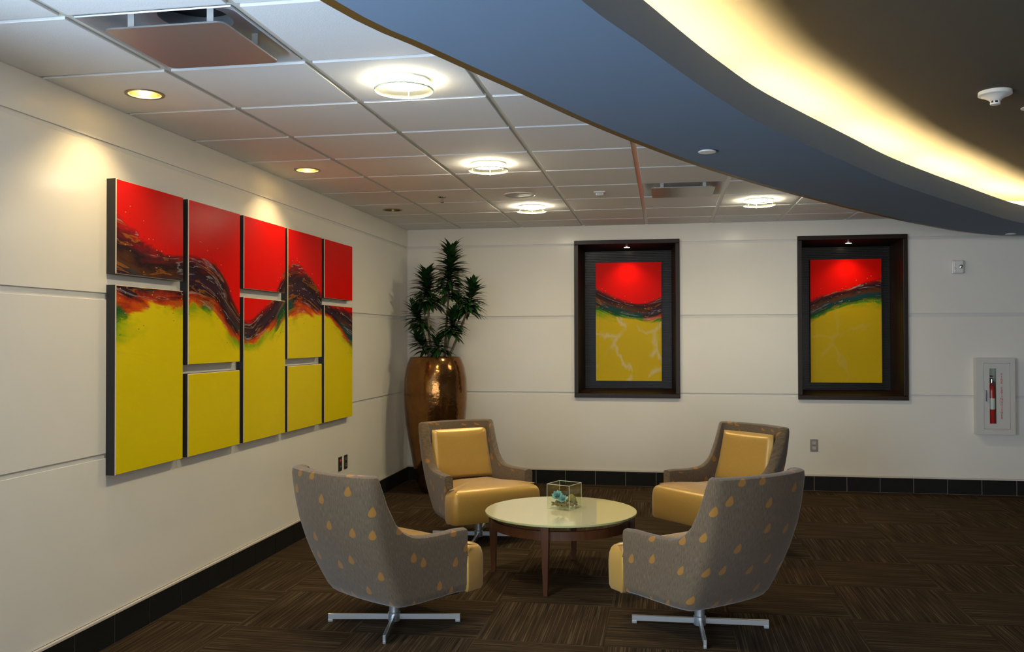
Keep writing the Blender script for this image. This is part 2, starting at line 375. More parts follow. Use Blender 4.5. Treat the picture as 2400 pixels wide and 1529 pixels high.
# left wall: core with the glazed opening, panels with open joints
JOINTS = [0.150, 0.880, 0.902, 1.618, 1.650, 2.335, 2.357, H+0.03]
wl = MB()
WY0, WY1, WZ0, WZ1 = -9.95, -6.75, 0.32, 2.28
wl.box(-.15, -.008, YR, WY0, 0, 2.85).box(-.15, -.008, WY1, 0, 0, 2.85).box(-.15, -.008, WY0, WY1, 0, WZ0).box(-.15, -.008, WY0, WY1, WZ1, 2.85)
wall_left = tag(wl.obj('wall_left', 'wall_core'), kind='structure')
for k in range(4):
    z0, z1 = JOINTS[2*k], JOINTS[2*k+1]
    box_obj('wall_panel', 'wall_panel', -.008, 0, -6.70, 0.0, z0, z1, wall_left, bevel=.0012, seg=1)
win = tag(MB().box(-.16, .02, WY0-.06, WY0, WZ0-.06, WZ1+.06).box(-.16, .02, WY1, WY1+.05, WZ0-.06, WZ1+.06).box(-.16, .02, WY0, WY1, WZ0-.06, WZ0).box(-.16, .02, WY0, WY1, WZ1, WZ1+.06).obj('window_1', 'white_plastic'), kind='structure')
for yy in (-8.9, -7.83): box_obj('mullion', 'white_plastic', -.06, .0, yy-.025, yy+.025, WZ0, WZ1, win)

# back wall: core with two niches, panels around them
NX = [(1.735, 2.675), (3.835, 4.735)]; NZ = (0.888, 2.346)
wb_ = MB(); xs = [-.15, NX[0][0]-.02, NX[0][1]+.02, NX[1][0]-.02, NX[1][1]+.02, XR]
for a, b in ((0, 1), (2, 3), (4, 5)): wb_.box(xs[a], xs[b], .008, .42, 0, 2.85)
for a, b in ((1, 2), (3, 4)): wb_.box(xs[a], xs[b], .008, .42, 0, NZ[0]-.02).box(xs[a], xs[b], .008, .42, NZ[1]+.02, 2.85).box(xs[a], xs[b], .40, .42, NZ[0]-.02, NZ[1]+.02)
wall_back = tag(wb_.obj('wall_back', 'wall_core'), kind='structure')
for k in range(4):
    z0, z1 = JOINTS[2*k], JOINTS[2*k+1]
    spans = [(0.0, XR)] if k in (0, 3) else [(0.0, NX[0][0]-.015), (NX[0][1]+.015, NX[1][0]-.015), (NX[1][1]+.015, XR)]
    for a, b in spans: box_obj('wall_panel', 'wall_panel', a, b, 0, .008, z0, z1, wall_back, bevel=.0012, seg=1)
tag(box_obj('wall_right', 'wall_far', XR, XR+.15, YR, .42, 0, 2.85), kind='structure')
tag(MB().box(-.15, 1.1, YR-.15, YR, 0, 2.85).box(6.1, XR+.15, YR-.15, YR, 0, 2.85).box(1.1, 6.1, YR-.15, YR, 0, .40).box(1.1, 6.1, YR-.15, YR, 2.40, 2.85).obj('wall_rear', 'wall_far'), kind='structure')
win2 = tag(MB().box(1.06, 1.12, YR-.16, YR+.02, .36, 2.44).box(6.08, 6.14, YR-.16, YR+.02, .36, 2.44).box(1.12, 6.08, YR-.16, YR+.02, .36, .42).box(1.12, 6.08, YR-.16, YR+.02, 2.38, 2.44).obj('window_2', 'white_plastic'), kind='structure')
for xx in (2.35, 3.6, 4.85): box_obj('mullion', 'white_plastic', xx-.03, xx+.03, YR-.10, YR, .42, 2.38, win2)

# baseboards of dark tiles with pale grout and a cream capping
BT = 0.2914; BH = 0.1356
bl = tag(box_obj('baseboard_left', 'grout', 0, .007, -6.70, -.010, 0, BH), kind='structure')
bb = tag(box_obj('baseboard_back', 'grout', 0, XR, -.007, 0, 0, BH), kind='structure')
tl = MB().box(0, .010, -BT/2+.0022, BT/2-.0022, .002, BH).mesh('base_tile', 'base_tile', bevel=.0015, seg=1)
tb = MB().box(-BT/2+.0022, BT/2-.0022, -.010, 0, .002, BH).mesh('base_tile', 'base_tile', bevel=.0015, seg=1)
yj = [-2.8086 + n*BT for n in range(9, -13, -1)]       # joints from the corner outwards
link('base_tile', MB().box(0, .010, -(-yj[0]) + .0022, -.011, .002, BH).mesh('base_tile', 'base_tile'), bl)
for a in yj[:-1]: link('base_tile', tl, bl, (0, a - BT/2, 0))
xj = [3.9373 + n*BT for n in range(-13, 19)]
link('base_tile', MB().box(.001, xj[0]-.0022, -.010, 0, .002, BH).mesh('base_tile', 'base_tile'), bb)
for a in xj[:-1]: link('base_tile', tb, bb, (a + BT/2, 0, 0))
box_obj('cap_strip', 'base_trim', 0, .013, -6.70, -.013, BH, BH+.014, bl, bevel=.002, seg=1)
box_obj('cap_strip', 'base_trim', 0, XR, -.013, 0, BH, BH+.014, bb, bevel=.002, seg=1)

# ---- ceiling: deck, tile field, curved soffit with cove, tray ceiling
def catmull(pts, m=8):
    P = [Vector((*p, 0)) for p in pts]; P = [P[0]*2-P[1]] + P + [P[-1]*2-P[-2]]; out = []
    for i in range(1, len(P)-2):
        for k in range(m):
            t = k/m; a, b, c, d = P[i-1], P[i], P[i+1], P[i+2]
            out.append(0.5*((2*b)+(c-a)*t+(2*a-5*b+4*c-d)*t*t+(3*b-a-3*c+d)*t**3))
    out.append(P[-2]); return [(p.x, p.y) for p in out]
ZS, ZL, ZT = 2.30, 2.435, 2.56
OUT = catmull([(1.36, -13.2), (1.17, -11.2), (1.21, -9.5), (1.50, -7.7), (1.703, -6.532), (1.863, -6.092), (2.056, -5.616), (2.249, -5.131), (2.474, -4.632), (2.729, -4.12), (3.012, -3.621), (3.321, -3.118), (3.659, -2.599), (3.95, -2.175), (4.342, -1.625), (4.74, -1.12), (4.99, -0.835), (5.365, -0.515), (5.70, -0.44), (6.6, -.42), (8, -.42), (9.5, -.42)], 6)
INN = catmull([(2.0, -13.2), (1.80, -11.2), (1.83, -9.6), (2.02, -8.0), (2.20, -7.0), (2.362, -6.414), (2.501, -6.056), (2.667, -5.631), (2.792, -5.334), (2.99, -4.909), (3.475, -4.049), (3.854, -3.395), (4.475, -2.464), (5.223, -1.402), (5.62, -1.10), (6.2, -.98), (8, -.95), (9.5, -.95)], 6)
def offset(curve, d):
    out = []
    for i, p in enumerate(curve):
        a = curve[max(i-1, 0)]; b = curve[min(i+1, len(curve)-1)]
        tx, ty = b[0]-a[0], b[1]-a[1]; l = math.hypot(tx, ty); out.append((p[0]-ty/l*d, p[1]+tx/l*d))   # +d = to the left of travel (outer side)
    return out
def resample(curve, n):
    L_ = [0]
    for a, b in zip(curve, curve[1:]): L_.append(L_[-1]+math.dist(a, b))
    out = []
    for k in range(n):
        s_ = L_[-1]*k/(n-1); i = 0
        while i < len(L_)-2 and L_[i+1] < s_: i += 1
        t = (s_-L_[i])/max(1e-9, L_[i+1]-L_[i]); out.append((curve[i][0]+(curve[i+1][0]-curve[i][0])*t, curve[i][1]+(curve[i+1][1]-curve[i][1])*t))
    return out
ceiling = tag(box_obj('ceiling', 'wall_core', -.15, XR+.15, YR-.15, .42, 2.85, 2.95), kind='structure')
NC = 150
o_ = resample(OUT, NC); e_ = resample(offset(OUT, -.036), NC); i_ = resample(INN, NC); back = resample(offset(INN, .42), NC); lipb = resample(offset(INN, .02), NC)
def strip(name, rows, mat, smooth=40):
    mb = MB(); n = len(rows[0][0]); vs_ = []
    for crv, z in rows: vs_ += [(x, y, z) for x, y in crv]
    fs_ = [(k*n+i, k*n+i+1, (k+1)*n+i+1, (k+1)*n+i) for k in range(len(rows)-1) for i in range(n-1)]
    return mb.add(vs_, fs_).obj(name, mat, ceiling, smooth=smooth, recalc=False)
strip('soffit', [(o_, 2.80), (o_, ZS+.004), (e_, ZS+.003), (e_, ZS), (i_, ZS), (i_, ZL), (lipb, ZL), (lipb, ZS+.05)], 'soffit_paint', 30)
strip('soffit_edge', [(resample(offset(OUT, .001), NC), ZS+.010), (resample(offset(OUT, .001), NC), ZS+.001), (e_, ZS+.001), (e_, ZS+.006)], 'soffit_edge')
strip('cove_shelf', [(lipb, ZS+.05), (back, ZS+.05), (back, ZT+.02)], 'cove_paint', 30)
tray = [(x, y, ZT) for x, y in resample(offset(INN, .43), NC)]
mb = MB(); n_ = len(tray); mb.add(tray + [(XR, y, ZT) for x, y, z in tray], [(i, i+1, n_+i+1, n_+i) for i in range(n_-1)])
mb.obj('tray_ceiling', 'tray_paint', ceiling, recalc=False)
# tile field
def nearest(cx, cy):
    best = min(range(1, len(o_)-1), key=lambda i: (o_[i][0]-cx)**2+(o_[i][1]-cy)**2)
    a, b = o_[best-1], o_[best+1]; tx, ty = b[0]-a[0], b[1]-a[1]; l = math.hypot(tx, ty)
    return o_[best], (ty/l, -tx/l)         # point and normal to the inner side
GAP = 0.015; ZF = H-.006
def tile_mesh(poly, hole=None):
    """lay-in tile with stepped edge: face below the grid"""
    mb = MB()
    if hole is None:
        cx = sum(p[0] for p in poly)/len(poly); cy = sum(p[1] for p in poly)/len(poly)
        mb.prism(poly, ZF, H+.012)
        return mb.mesh('ceiling_tile', 'ceiling_tile', bevel=.0015, seg=1)
    x0, x1 = min(p[0] for p in poly), max(p[0] for p in poly); y0, y1 = min(p[1] for p in poly), max(p[1] for p in poly)
    hx, hy, hr = hole; n = 48; sq = []; ci = []
    for k in range(n):
        a = 2*PI*k/n+PI/4; c_, s_ = math.cos(a), math.sin(a); t = 1e9
        if c_ > 1e-9: t = min(t, (x1-hx)/c_)
        if c_ < -1e-9: t = min(t, (x0-hx)/c_)
        if s_ > 1e-9: t = min(t, (y1-hy)/s_)
        if s_ < -1e-9: t = min(t, (y0-hy)/s_)
        sq.append((hx+c_*t, hy+s_*t)); ci.append((hx+c_*hr, hy+s_*hr))
    for cxx, cyy in ((x0, y0), (x1, y0), (x1, y1), (x0, y1)):
        k = min(range(n), key=lambda i: math.dist(sq[i], (cxx, cyy))); sq[k] = (cxx, cyy)
    rings = [[(x, y, H+.012) for x, y in sq], [(x, y, ZF) for x, y in sq], [(x, y, ZF) for x, y in ci], [(x, y, H+.012) for x, y in ci]]
    return mb.loft(rings, cap0=False, cap1=False).mesh('ceiling_tile', 'ceiling_tile')
xlines = [0.0] + [U0 + i*TG for i in range(9)]; ylines = [0.0] + [-(V0 + j*TG) for j in range(13)]
VENTS = [(1, 9), (4, 3)]      # (column, row)
def cell(ci, rj): return xlines[ci], xlines[ci+1], ylines[rj+1], ylines[rj]
full_me = None
for ci in range(len(xlines)-1):
    for rj in range(len(ylines)-1):
        x0, x1, y0, y1 = cell(ci, rj)
        if (ci, rj) in VENTS: continue
        gx0_ = GAP if ci else .002; gy1_ = GAP if rj else .002
        poly = [(x0+gx0_, y0+GAP), (x1-GAP, y0+GAP), (x1-GAP, y1-gy1_), (x0+gx0_, y1-gy1_)]
        p, nrm = nearest((x0+x1)/2, (y0+y1)/2)
        poly2 = clip_poly(poly, p[0]+nrm[0]*.05, p[1]+nrm[1]*.05, *nrm)
        if len(poly2) < 3: continue
        area = abs(sum(poly2[i][0]*poly2[(i+1) % len(poly2)][1]-poly2[(i+1) % len(poly2)][0]*poly2[i][1] for i in range(len(poly2))))/2
        if area < .002: continue
        hole = ((x0+x1)/2, (y0+y1)/2, .074) if ci == 0 and rj in (2, 5, 8) else None
        link('ceiling_tile', tile_mesh(poly2, hole), ceiling)
def grid_bar(a, b):
    """T-bar from a to b, split off where the soffit begins"""
    ok = []
    n = 60
    for k in range(n+1):
        t = k/n; x = a[0]+(b[0]-a[0])*t; y = a[1]+(b[1]-a[1])*t; p, nr = nearest(x, y)
        ok.append(((x-p[0])*nr[0]+(y-p[1])*nr[1]) < .03)
    k1 = 0
    while k1 < n and ok[k1+1]: k1 += 1
    if k1 < 1: return
    t = k1/n; bx, by = a[0]+(b[0]-a[0])*t, a[1]+(b[1]-a[1])*t
    if abs(a[0]-b[0]) < 1e-6: MB().box(a[0]-.0145, a[0]+.0145, min(a[1], by), max(a[1], by), H+.003, H+.03).obj('grid_bar', 'grid_metal', ceiling)
    else: MB().box(min(a[0], bx), max(a[0], bx), a[1]-.0145, a[1]+.0145, H+.0036, H+.03).obj('grid_bar', 'grid_metal', ceiling)
for x in xlines[1:]: grid_bar((x, 0), (x, ylines[-1]))
for y in ylines[1:]: grid_bar((0, y), (xlines[-1], y))

# ------------------------------------------------------------------ ceiling fixtures
def ccen(ci, rj): x0, x1, y0, y1 = cell(ci, rj); return (x0+x1)/2, (y0+y1)/2
def round_lamp(ci, rj, label):
    x, y = ccen(ci, rj); t = thing('ceiling_lamp', label, 'ceiling lamp', (x, y, ZF), group='round glass ceiling lamps')
    MB().lathe([(.104, .001), (.112, 0), (.112, -.008), (.104, -.010)], 40, cap0=False, cap1=False).obj('trim_ring', 'white_plastic', t, smooth=40)
    MB().lathe([(.103, .0), (.103, -.012), (.097, -.020), (.06, -.024), (.0, -.025)], 40, cap0=False, cap1=False).obj('lens', 'lamp_lens', t, smooth=40)
    g = MB().lathe([(.124, -.046), (.124, -.040), (.0, -.040)], 40, cap0=False, cap1=False); g.lathe([(.0, -.046), (.124, -.046)], 40, cap0=False, cap1=False).obj('glass_disc', 'lamp_glass', t, smooth=30)
    MB().lathe([(.1225, -.0465), (.1255, -.0465), (.1255, -.0395), (.1225, -.0395), (.1225, -.0465)], 40, cap0=False, cap1=False).obj('disc_rim', 'glass_edge', t)
    for k in range(3):
        a = 2*PI*k/3 + PI/2 + .1
        MB().tube([(.110*math.cos(a), .110*math.sin(a), -.005), (.110*math.cos(a), .110*math.sin(a), -.052)], .0028, 8).obj('clip_pin', 'satin_metal', t)
round_lamp(2, 8, 'round lamp with clear glass disc, next to the air diffuser by the wall art')
round_lamp(2, 5, 'round lamp with clear glass disc, middle one of a row of three')
round_lamp(2, 2, 'round lamp with a clear glass disc next to the round ceiling speaker')
round_lamp(5, 2, 'round lamp with clear glass disc near the blue soffit, apart from the row')
def down(rj, on, label):
    x, y = ccen(0, rj); t = thing('wall_washer', label, 'downlight', (x, y, ZF), group='recessed wall washers')
    MB().lathe([(.070, .002), (.070, -.003), (.084, -.004), (.086, 0)], 40, cap0=False, cap1=False).obj('trim_ring', 'trim_gold', t, smooth=40)
    MB().lathe([(.072, -.002), (.071, .03), (.066, .09), (.045, .135), (.0, .145)], 40, cap0=False, cap1=False).obj('reflector', 'gold_reflector', t, smooth=50)
    MB().lathe([(.0, .075), (.018, .078), (.026, .09), (.024, .105), (.012, .125)], 20, cap0=False).obj('bulb', 'bulb_warm' if on > .5 else 'white_plastic', t, smooth=50)
    if on:
        d = bpy.data.lights.new('washer_light', 'SPOT'); d.energy = DOWN_W*on; d.color = (1.0, .74, .36); d.spot_size = math.radians(165); d.spot_blend = .35; d.shadow_soft_size = .022
        lo = bpy.data.objects.new('washer_light', d); col.objects.link(lo); lo.parent = t; lo.location = (0, 0, .070)
down(8, 1.0, 'gold recessed wall washer in the tile beside the air diffuser, lighting the bare wall')
down(5, 1.0, 'gold recessed wall washer shining on the middle of the multi-panel art')
down(2, 0, 'gold recessed wall washer that is switched off, nearest the corner with the plant')
def diffuser(ci, rj, label):
    x0, x1, y0, y1 = cell(ci, rj); t = thing('air_diffuser', label, 'air vent', ((x0+x1)/2, (y0+y1)/2, H), group='square plaque air diffusers')
    def rr(a, r, n=6):
        out = []
        for sx_, sy_, a0 in ((1, 1, 0), (-1, 1, 90), (-1, -1, 180), (1, -1, 270)):
            for k in range(n+1):
                b = math.radians(a0+90*k/n); out.append((sx_*(a-r)+r*math.cos(b), sy_*(a-r)+r*math.sin(b)))
        return out
    rings = [[(x, y, z) for x, y in rr(a, r)] for a, r, z in ((.290, .004, .002), (.288, .004, -.003), (.272, .05, .004), (.235, .07, .045), (.175, .06, .075), (.13, .12, .08), (.13, .129, .13))]
    MB().loft(rings, cap0=False, cap1=False).obj('pan', 'pan_metal', t, smooth=45)
    MB().lathe([(.13, .13), (.0, .13)], 24, cap0=False, cap1=False).obj('duct_mouth', 'black', t)
    p_ = rr(.225, .03); MB().loft([[(x, y, -.022) for x, y in p_], [(x, y, -.028) for x, y in p_]]).obj('plaque', 'plaque_metal', t)
    for sx_, sy_ in ((-.15, -.17), (.15, -.17), (-.15, .17), (.15, .17)): box_obj('bracket', 'white_plastic', sx_-.012, sx_+.012, sy_-.002, sy_+.002, -.0225, .072, t)
diffuser(1, 9, 'square metal plaque air diffuser beside the tile with the brightest wall washer')
diffuser(4, 3, 'square metal plaque air diffuser beside the blue soffit, mirroring red')
x, y = ccen(1, 3); t = thing('fire_sprinkler', 'small chrome fire sprinkler hanging from a ceiling tile', 'sprinkler', (x, y, ZF))
MB().lathe([(.036, 0), (.036, -.004), (.020, -.010), (.013, -.011)], 28, cap0=False).obj('escutcheon', 'chrome', t, smooth=40)
MB().lathe([(.009, -.010), (.009, -.026), (.006, -.028), (.006, -.044)], 14).obj('body', 'chrome', t, smooth=40)
MB().lathe([(.006, -.044), (.017, -.046), (.017, -.048), (.0, -.050)], 20).obj('deflector', 'chrome', t)
for s_ in (-1, 1): MB().tube([(s_*.009, 0, -.022), (s_*.013, 0, -.034), (s_*.004, 0, -.045)], .002, 6).obj('frame_arm', 'chrome', t)
x, y = ccen(2, 3); t = thing('ceiling_speaker', 'flat round grey speaker grille in the white ceiling', 'speaker', (x, y, ZF))
MB().lathe([(.118, 0), (.122, 0), (.120, -.007), (.112, -.009)], 40, cap0=False, cap1=False).obj('bezel', 'white_plastic', t, smooth=40)
MB().lathe([(.114, -.006), (.08, -.008), (.0, -.009)], 40, cap0=False, cap1=False).obj('grille', 'speaker_grille', t, smooth=40)
x, y = ccen(3, 3); t = thing('ceiling_sensor', 'small square white sensor box on a ceiling tile', 'sensor', (x, y, ZF))
MB().box(-.042, .042, -.042, .042, -.010, 0).obj('back_plate', 'white_plastic', t, bevel=.003)
MB().box(-.030, .030, -.030, .030, -.030, -.009).obj('cover', 'white_plastic', t, bevel=.008)
MB().box(-.020, .020, -.032, -.029, -.024, -.014).obj('sensor_window', 'grey_plastic', t)
for (x, y), lab in (((2.765, -4.486), 'white round sprinkler cover plate on the blue soffit above the table'), ((5.42, -.665), 'white round sprinkler cover plate on the soffit near the back wall and fire cabinet')):
    t = thing('sprinkler_cover', lab, 'sprinkler cover', (x, y, ZS), group='sprinkler covers on the soffit')
    MB().lathe([(.030, 0), (.030, -.005)], 28).obj('collar', 'grey_plastic', t)
    MB().lathe([(.040, -.004), (.041, -.006), (.039, -.009), (.0, -.010)], 32, cap0=True, cap1=False).obj('cover_plate', 'white_plastic', t, smooth=40)
t = thing('smoke_detector', 'white smoke detector with slotted nose under the dark tray ceiling', 'smoke detector', (4.065, -4.30, ZT))
MB().lathe([(.070, 0), (.071, -.016), (.064, -.020)], 40, cap0=False).obj('base_ring', 'white_plastic', t, smooth=30)
MB().lathe([(.062, -.018), (.046, -.026), (.030, -.036), (.022, -.044)], 40, cap0=False).obj('body', 'white_plastic', t, smooth=50)
MB().lathe([(.018, -.042), (.018, -.055)], 20).obj('chamber', 'black', t)
for k in range(6):
    a = k*PI/3; MB().box(.017, .021, -.003, .003, -.056, -.040).obj('chamber_rib', 'white_plastic', t, rot=(0, 0, a))
MB().lathe([(.022, -.054), (.021, -.060), (.0, -.061)], 24, cap1=False).obj('nose_cap', 'white_plastic', t, smooth=40)
t = thing('ceiling_cover_plate', 'pale round cover plate on the dark tray ceiling beside the smoke detector', 'cover plate', (4.345, -3.98, ZT))
MB().lathe([(.030, 0), (.030, -.005)], 28).obj('collar', 'grey_plastic', t)
MB().lathe([(.052, -.004), (.052, -.008), (.0, -.010)], 32, cap1=False).obj('cover_plate', 'white_plastic', t, smooth=40)
# cove tubes lying on the shelf behind the lip
cv = resample(offset(INN, .13), 400); L_ = 0; seg = [cv[0]]
run = []
for a, b in zip(cv, cv[1:]):
    L_ += math.dist(a, b); seg.append(b)
    if L_ > 1.18: run.append(seg); seg = [b]; L_ = 0
for s_ in run:
    if s_[0][1] < -7.9 or s_[-1][0] > 7.3: continue
    s_ = s_[1:]
    c0 = s_[len(s_)//2]; d_ = Vector((c0[0], c0[1], ZS+.05))-CAM; zz_ = d_.dot(fw); seen = zz_ > 0 and abs(d_.dot(cr)/zz_*FPX) < 1200 and abs(d_.dot(cu)/zz_*FPX) < 764.5
    t = thing('cove_lamp' if seen else 'cove_lamp_offscreen', 'warm tube lamp lying in the cove behind the curved soffit lip', 'tube lamp', (c0[0], c0[1], ZS+.05), group='tube lamps in the cove')
    pts = [(x-c0[0], y-c0[1], .024) for x, y in s_[::2]]
    MB().tube(pts, .013, 10).obj('tube', 'cove_tube', t, smooth=40)
    for e in (pts[0], pts[-1]): MB().box(e[0]-.02, e[0]+.02, e[1]-.02, e[1]+.02, 0, .032).obj('socket', 'white_plastic', t)

# ------------------------------------------------------------------ wall art
cols = [(-4.910, -4.325), (-4.272, -3.687), (-3.635, -3.040), (-2.996, -2.393), (-2.338, -1.737)]
labels = [('red square canvas with dark swirl, under the brightest wall washer scallop', 'tall yellow canvas with green arc and maroon top, farthest from the urn'),
          ('tall red over yellow canvas with a dark wave falling across its middle', 'plain yellow square canvas with a few green drips, below a tall one'),
          ('bright plain red square canvas, middle of the row of five columns', 'tall yellow canvas whose dark wave dips to its lowest at the top'),
          ('tall red over yellow canvas with a crest of dark paint at mid height', 'small plain yellow square canvas, second column from the urn'),
          ('red square canvas with a dark streak down one edge, closest column to the urn', 'tall yellow canvas with dark green sweep, closest column to the urn')]
for k, (y0, y1) in enumerate(cols):
    zz = [(1.740, 2.186), (.800, 1.688)] if k % 2 == 0 else [(1.295, 2.186), (.800, 1.246)]
    for (z0, z1), lab in zip(zz, labels[k]):
        yc, zc = (y0+y1)/2, (z0+z1)/2
        t = thing('art_canvas', lab, 'painting', (0, yc, zc), group='canvases of the red and yellow wall art')
        me = MB(); th = .05; a = (y1-y0)/2; b = (z1-z0)/2
        MB().box(0, th-.004, -a, a, -b, b).obj('canvas_box', 'black', t)
        mb = MB(); e = .003
        v = [(th-.004, -a, -b), (th-.004, a, -b), (th-.004, a, b), (th-.004, -a, b), (th, -a+e, -b+e), (th, a-e, -b+e), (th, a-e, b-e), (th, -a+e, b-e)]
        mb.add(v, [(0, 1, 5, 4), (1, 2, 6, 5), (2, 3, 7, 6), (3, 0, 4, 7)], 0); mb.obj('canvas_edge', 'canvas_edge', t)
        MB().add([(th+.0004, -a+e, -b+e), (th+.0004, a-e, -b+e), (th+.0004, a-e, b-e), (th+.0004, -a+e, b-e)], [(0, 1, 2, 3)]).obj('painted_face', 'mural_paint', t)

# niche paintings
ND = 0.335
def niche(k, label, pmat, label_paint):
    x0, x1 = NX[k]; z0, z1 = NZ; xc = (x0+x1)/2; zc = (z0+z1)/2; hw, hh = (x1-x0)/2, (z1-z0)/2
    t = thing('shadow_box', label, 'frame', (xc, 0, zc), group='dark wooden niche frames')
    def rect(a, b, y): return [(-a, y, -b), (a, y, -b), (a, y, b), (-a, y, b)]
    # flat face moulding made of four rails
    fo, fi = .037, .004
    for nm, (a0, a1, b0, b1) in (('rail', (-hw-fo, hw+fo, hh-fi, hh+fo)), ('rail', (-hw-fo, hw+fo, -hh-fo, -hh+fi)), ('stile', (-hw-fo, -hw+fi, -hh+fi, hh-fi)), ('stile', (hw-fi, hw+fo, -hh+fi, hh-fi))):
        box_obj(nm, 'frame_wood', a0, a1, -.032, -.0, b0, b1, t, bevel=.004)
    SP = .040
    front, rear = rect(hw, hh, -.012), rect(hw-SP, hh-SP, ND)
    for nm, i in (('lining_bottom', 0), ('lining_side', 1), ('lining_top', 2), ('lining_side', 3)):
        j = (i+1) % 4
        MB().add([front[i], front[j], rear[j], rear[i]], [(0, 1, 2, 3)]).obj(nm, 'frame_wood', t)
    # fluted backing board with horizontal ribs
    mb = MB(); n = 84; a = hw-SP+.003; b = hh-SP+.003; vs_ = []; prof = []
    for r in range(n):
        zb = -b+2*b*r/n; p = 2*b/n; prof += [(ND-.004, zb), (ND-.016, zb+.12*p), (ND-.016, zb+.52*p), (ND-.004, zb+.64*p)]
    prof.append((ND-.004, b))
    for y_, z_ in prof: vs_ += [(-a, y_, z_), (a, y_, z_)]
    mb.add(vs_, [(2*i, 2*i+1, 2*i+3, 2*i+2) for i in range(len(prof)-1)]).obj('ribbed_board', 'rib_board', t, recalc=False)
    # puck lamp in the lining top
    fy = .13; zt = hh - SP*(fy+.012)/(ND+.012)
    MB().lathe([(.036, .006), (.036, -.006), (.030, -.008)], 28, cap1=False).obj('puck_ring', 'satin_metal', t, loc=(PX[k], fy, zt), smooth=40)
    MB().lathe([(.030, -.007), (.0, -.009)], 28, cap0=False, cap1=False).obj('puck_lens', 'puck_lens', t, loc=(PX[k], fy, zt))
    d = bpy.data.lights.new('puck_light', 'SPOT'); d.energy = PUCK_W; d.color = (1.0, .80, .50); d.spot_size = math.radians(120); d.spot_blend = .8; d.shadow_soft_size = .025
    lo = bpy.data.objects.new('puck_light', d); col.objects.link(lo); lo.parent = t; lo.location = (PX[k], fy, zt-.014); lo.rotation_euler = (math.radians(-8), 0, 0)
    return t
PX = [0.0, 0.0]
niche(0, 'deep dark wood frame recessed in the wall between plant and second frame', None, None)
niche(1, 'deep dark wood frame recessed in the wall on the fire alarm side', None, None)
PW, PH, PY = .652, 1.186, .272
PC = [(2.212, 1.594), (4.283, 1.590)]
painting('niche_paint_a', 0, PC[0][0]-PW/2, PW, PC[0][1]-PH/2, PH, [(0, .80), (.2, .73), (.4, .68), (.6, .65), (.8, .655), (1, .69)], [(0, .60), (.2, .565), (.4, .535), (.6, .515), (.8, .50), (1, .52)], RED, (0.58, 0.40, 0.010), 11.3, veins=.75, green=.7, asp=.55)
painting('niche_paint_b', 0, PC[1][0]-PW/2, PW, PC[1][1]-PH/2, PH, [(0, .67), (.25, .71), (.5, .75), (.75, .80), (1, .83)], [(0, .50), (.2, .555), (.4, .61), (.6, .645), (.8, .66), (1, .64)], RED, (0.56, 0.37, 0.008), 23.9, veins=.12, green=1.0, asp=.55)
for k, lab in ((0, 'red over yellow painting with pale marbled veins and a sagging dark wave'), (1, 'red over plain yellow painting with a rising dark green wave')):
    t = thing('niche_painting', lab, 'painting', (PC[k][0], 0, PC[k][1]))
    MB().box(-PW/2, PW/2, PY+.001, ND-.015, -PH/2, PH/2).obj('panel_box', 'black', t)
    MB().add([(-PW/2, PY, -PH/2), (PW/2, PY, -PH/2), (PW/2, PY, PH/2), (-PW/2, PY, PH/2)], [(0, 1, 2, 3)]).obj('painted_face', 'niche_paint_'+'ab'[k], t, recalc=False)

# ------------------------------------------------------------------ wall devices
def text_mesh(body, size, mat, name, line=1.0, depth=.0008):
    cu_ = bpy.data.curves.new(name, 'FONT'); cu_.body = body; cu_.size = size; cu_.align_x = 'CENTER'; cu_.align_y = 'CENTER'; cu_.extrude = depth; cu_.space_line = line; cu_.resolution_u = 2
    o = bpy.data.objects.new(name, cu_); col.objects.link(o); dg = bpy.context.evaluated_depsgraph_get()
    me = bpy.data.meshes.new_from_object(o.evaluated_get(dg)); bpy.data.objects.remove(o); bpy.data.curves.remove(cu_)
    me.materials.clear(); me.materials.append(M[mat]); return me
cx0, cx1, cz0, cz1, cd = 5.333, 5.656, .556, 1.244, .075
t = thing('fire_cabinet', 'white wall cabinet with narrow window and red fire extinguisher lettering', 'cabinet', (5.4945, 0, .900))
lx = lambda x: x-5.4945
lz = lambda z: z-.900
sl = (5.445, 5.502, .653, 1.149); dr = (5.397, 5.614, .607, 1.198)
MB().box(lx(cx0), lx(dr[0])-.002, -cd, -.0, lz(cz0), lz(cz1)).box(lx(dr[1])+.002, lx(cx1), -cd, 0, lz(cz0), lz(cz1)).box(lx(dr[0])-.002, lx(dr[1])+.002, -cd, 0, lz(dr[3])+.002, lz(cz1)).box(lx(dr[0])-.002, lx(dr[1])+.002, -cd, 0, lz(cz0), lz(dr[2])-.002).box(lx(dr[0])-.002, lx(dr[1])+.002, -.004, -.001, lz(dr[2])-.002, lz(dr[3])+.002).obj('body', 'cabinet_white', t)
door = MB().box(lx(dr[0]), lx(sl[0]), -cd+.004, -cd+.016, lz(dr[2]), lz(dr[3])).box(lx(sl[1]), lx(dr[1]), -cd+.004, -cd+.016, lz(dr[2]), lz(dr[3])).box(lx(sl[0]), lx(sl[1]), -cd+.004, -cd+.016, lz(dr[2]), lz(sl[2])).box(lx(sl[0]), lx(sl[1]), -cd+.004, -cd+.016, lz(sl[3]), lz(dr[3])).obj('door', 'cabinet_white', t)
box_obj('window_pane', 'clear_glass', lx(sl[0]), lx(sl[1]), -cd+.008, -cd+.010, lz(sl[2]), lz(sl[3]), door)
MB().box(-.006, .006, -.020, 0, -.05, .05).obj('handle', 'satin_metal', door, loc=(lx(5.408), -cd+.004, lz(.905)), bevel=.002)
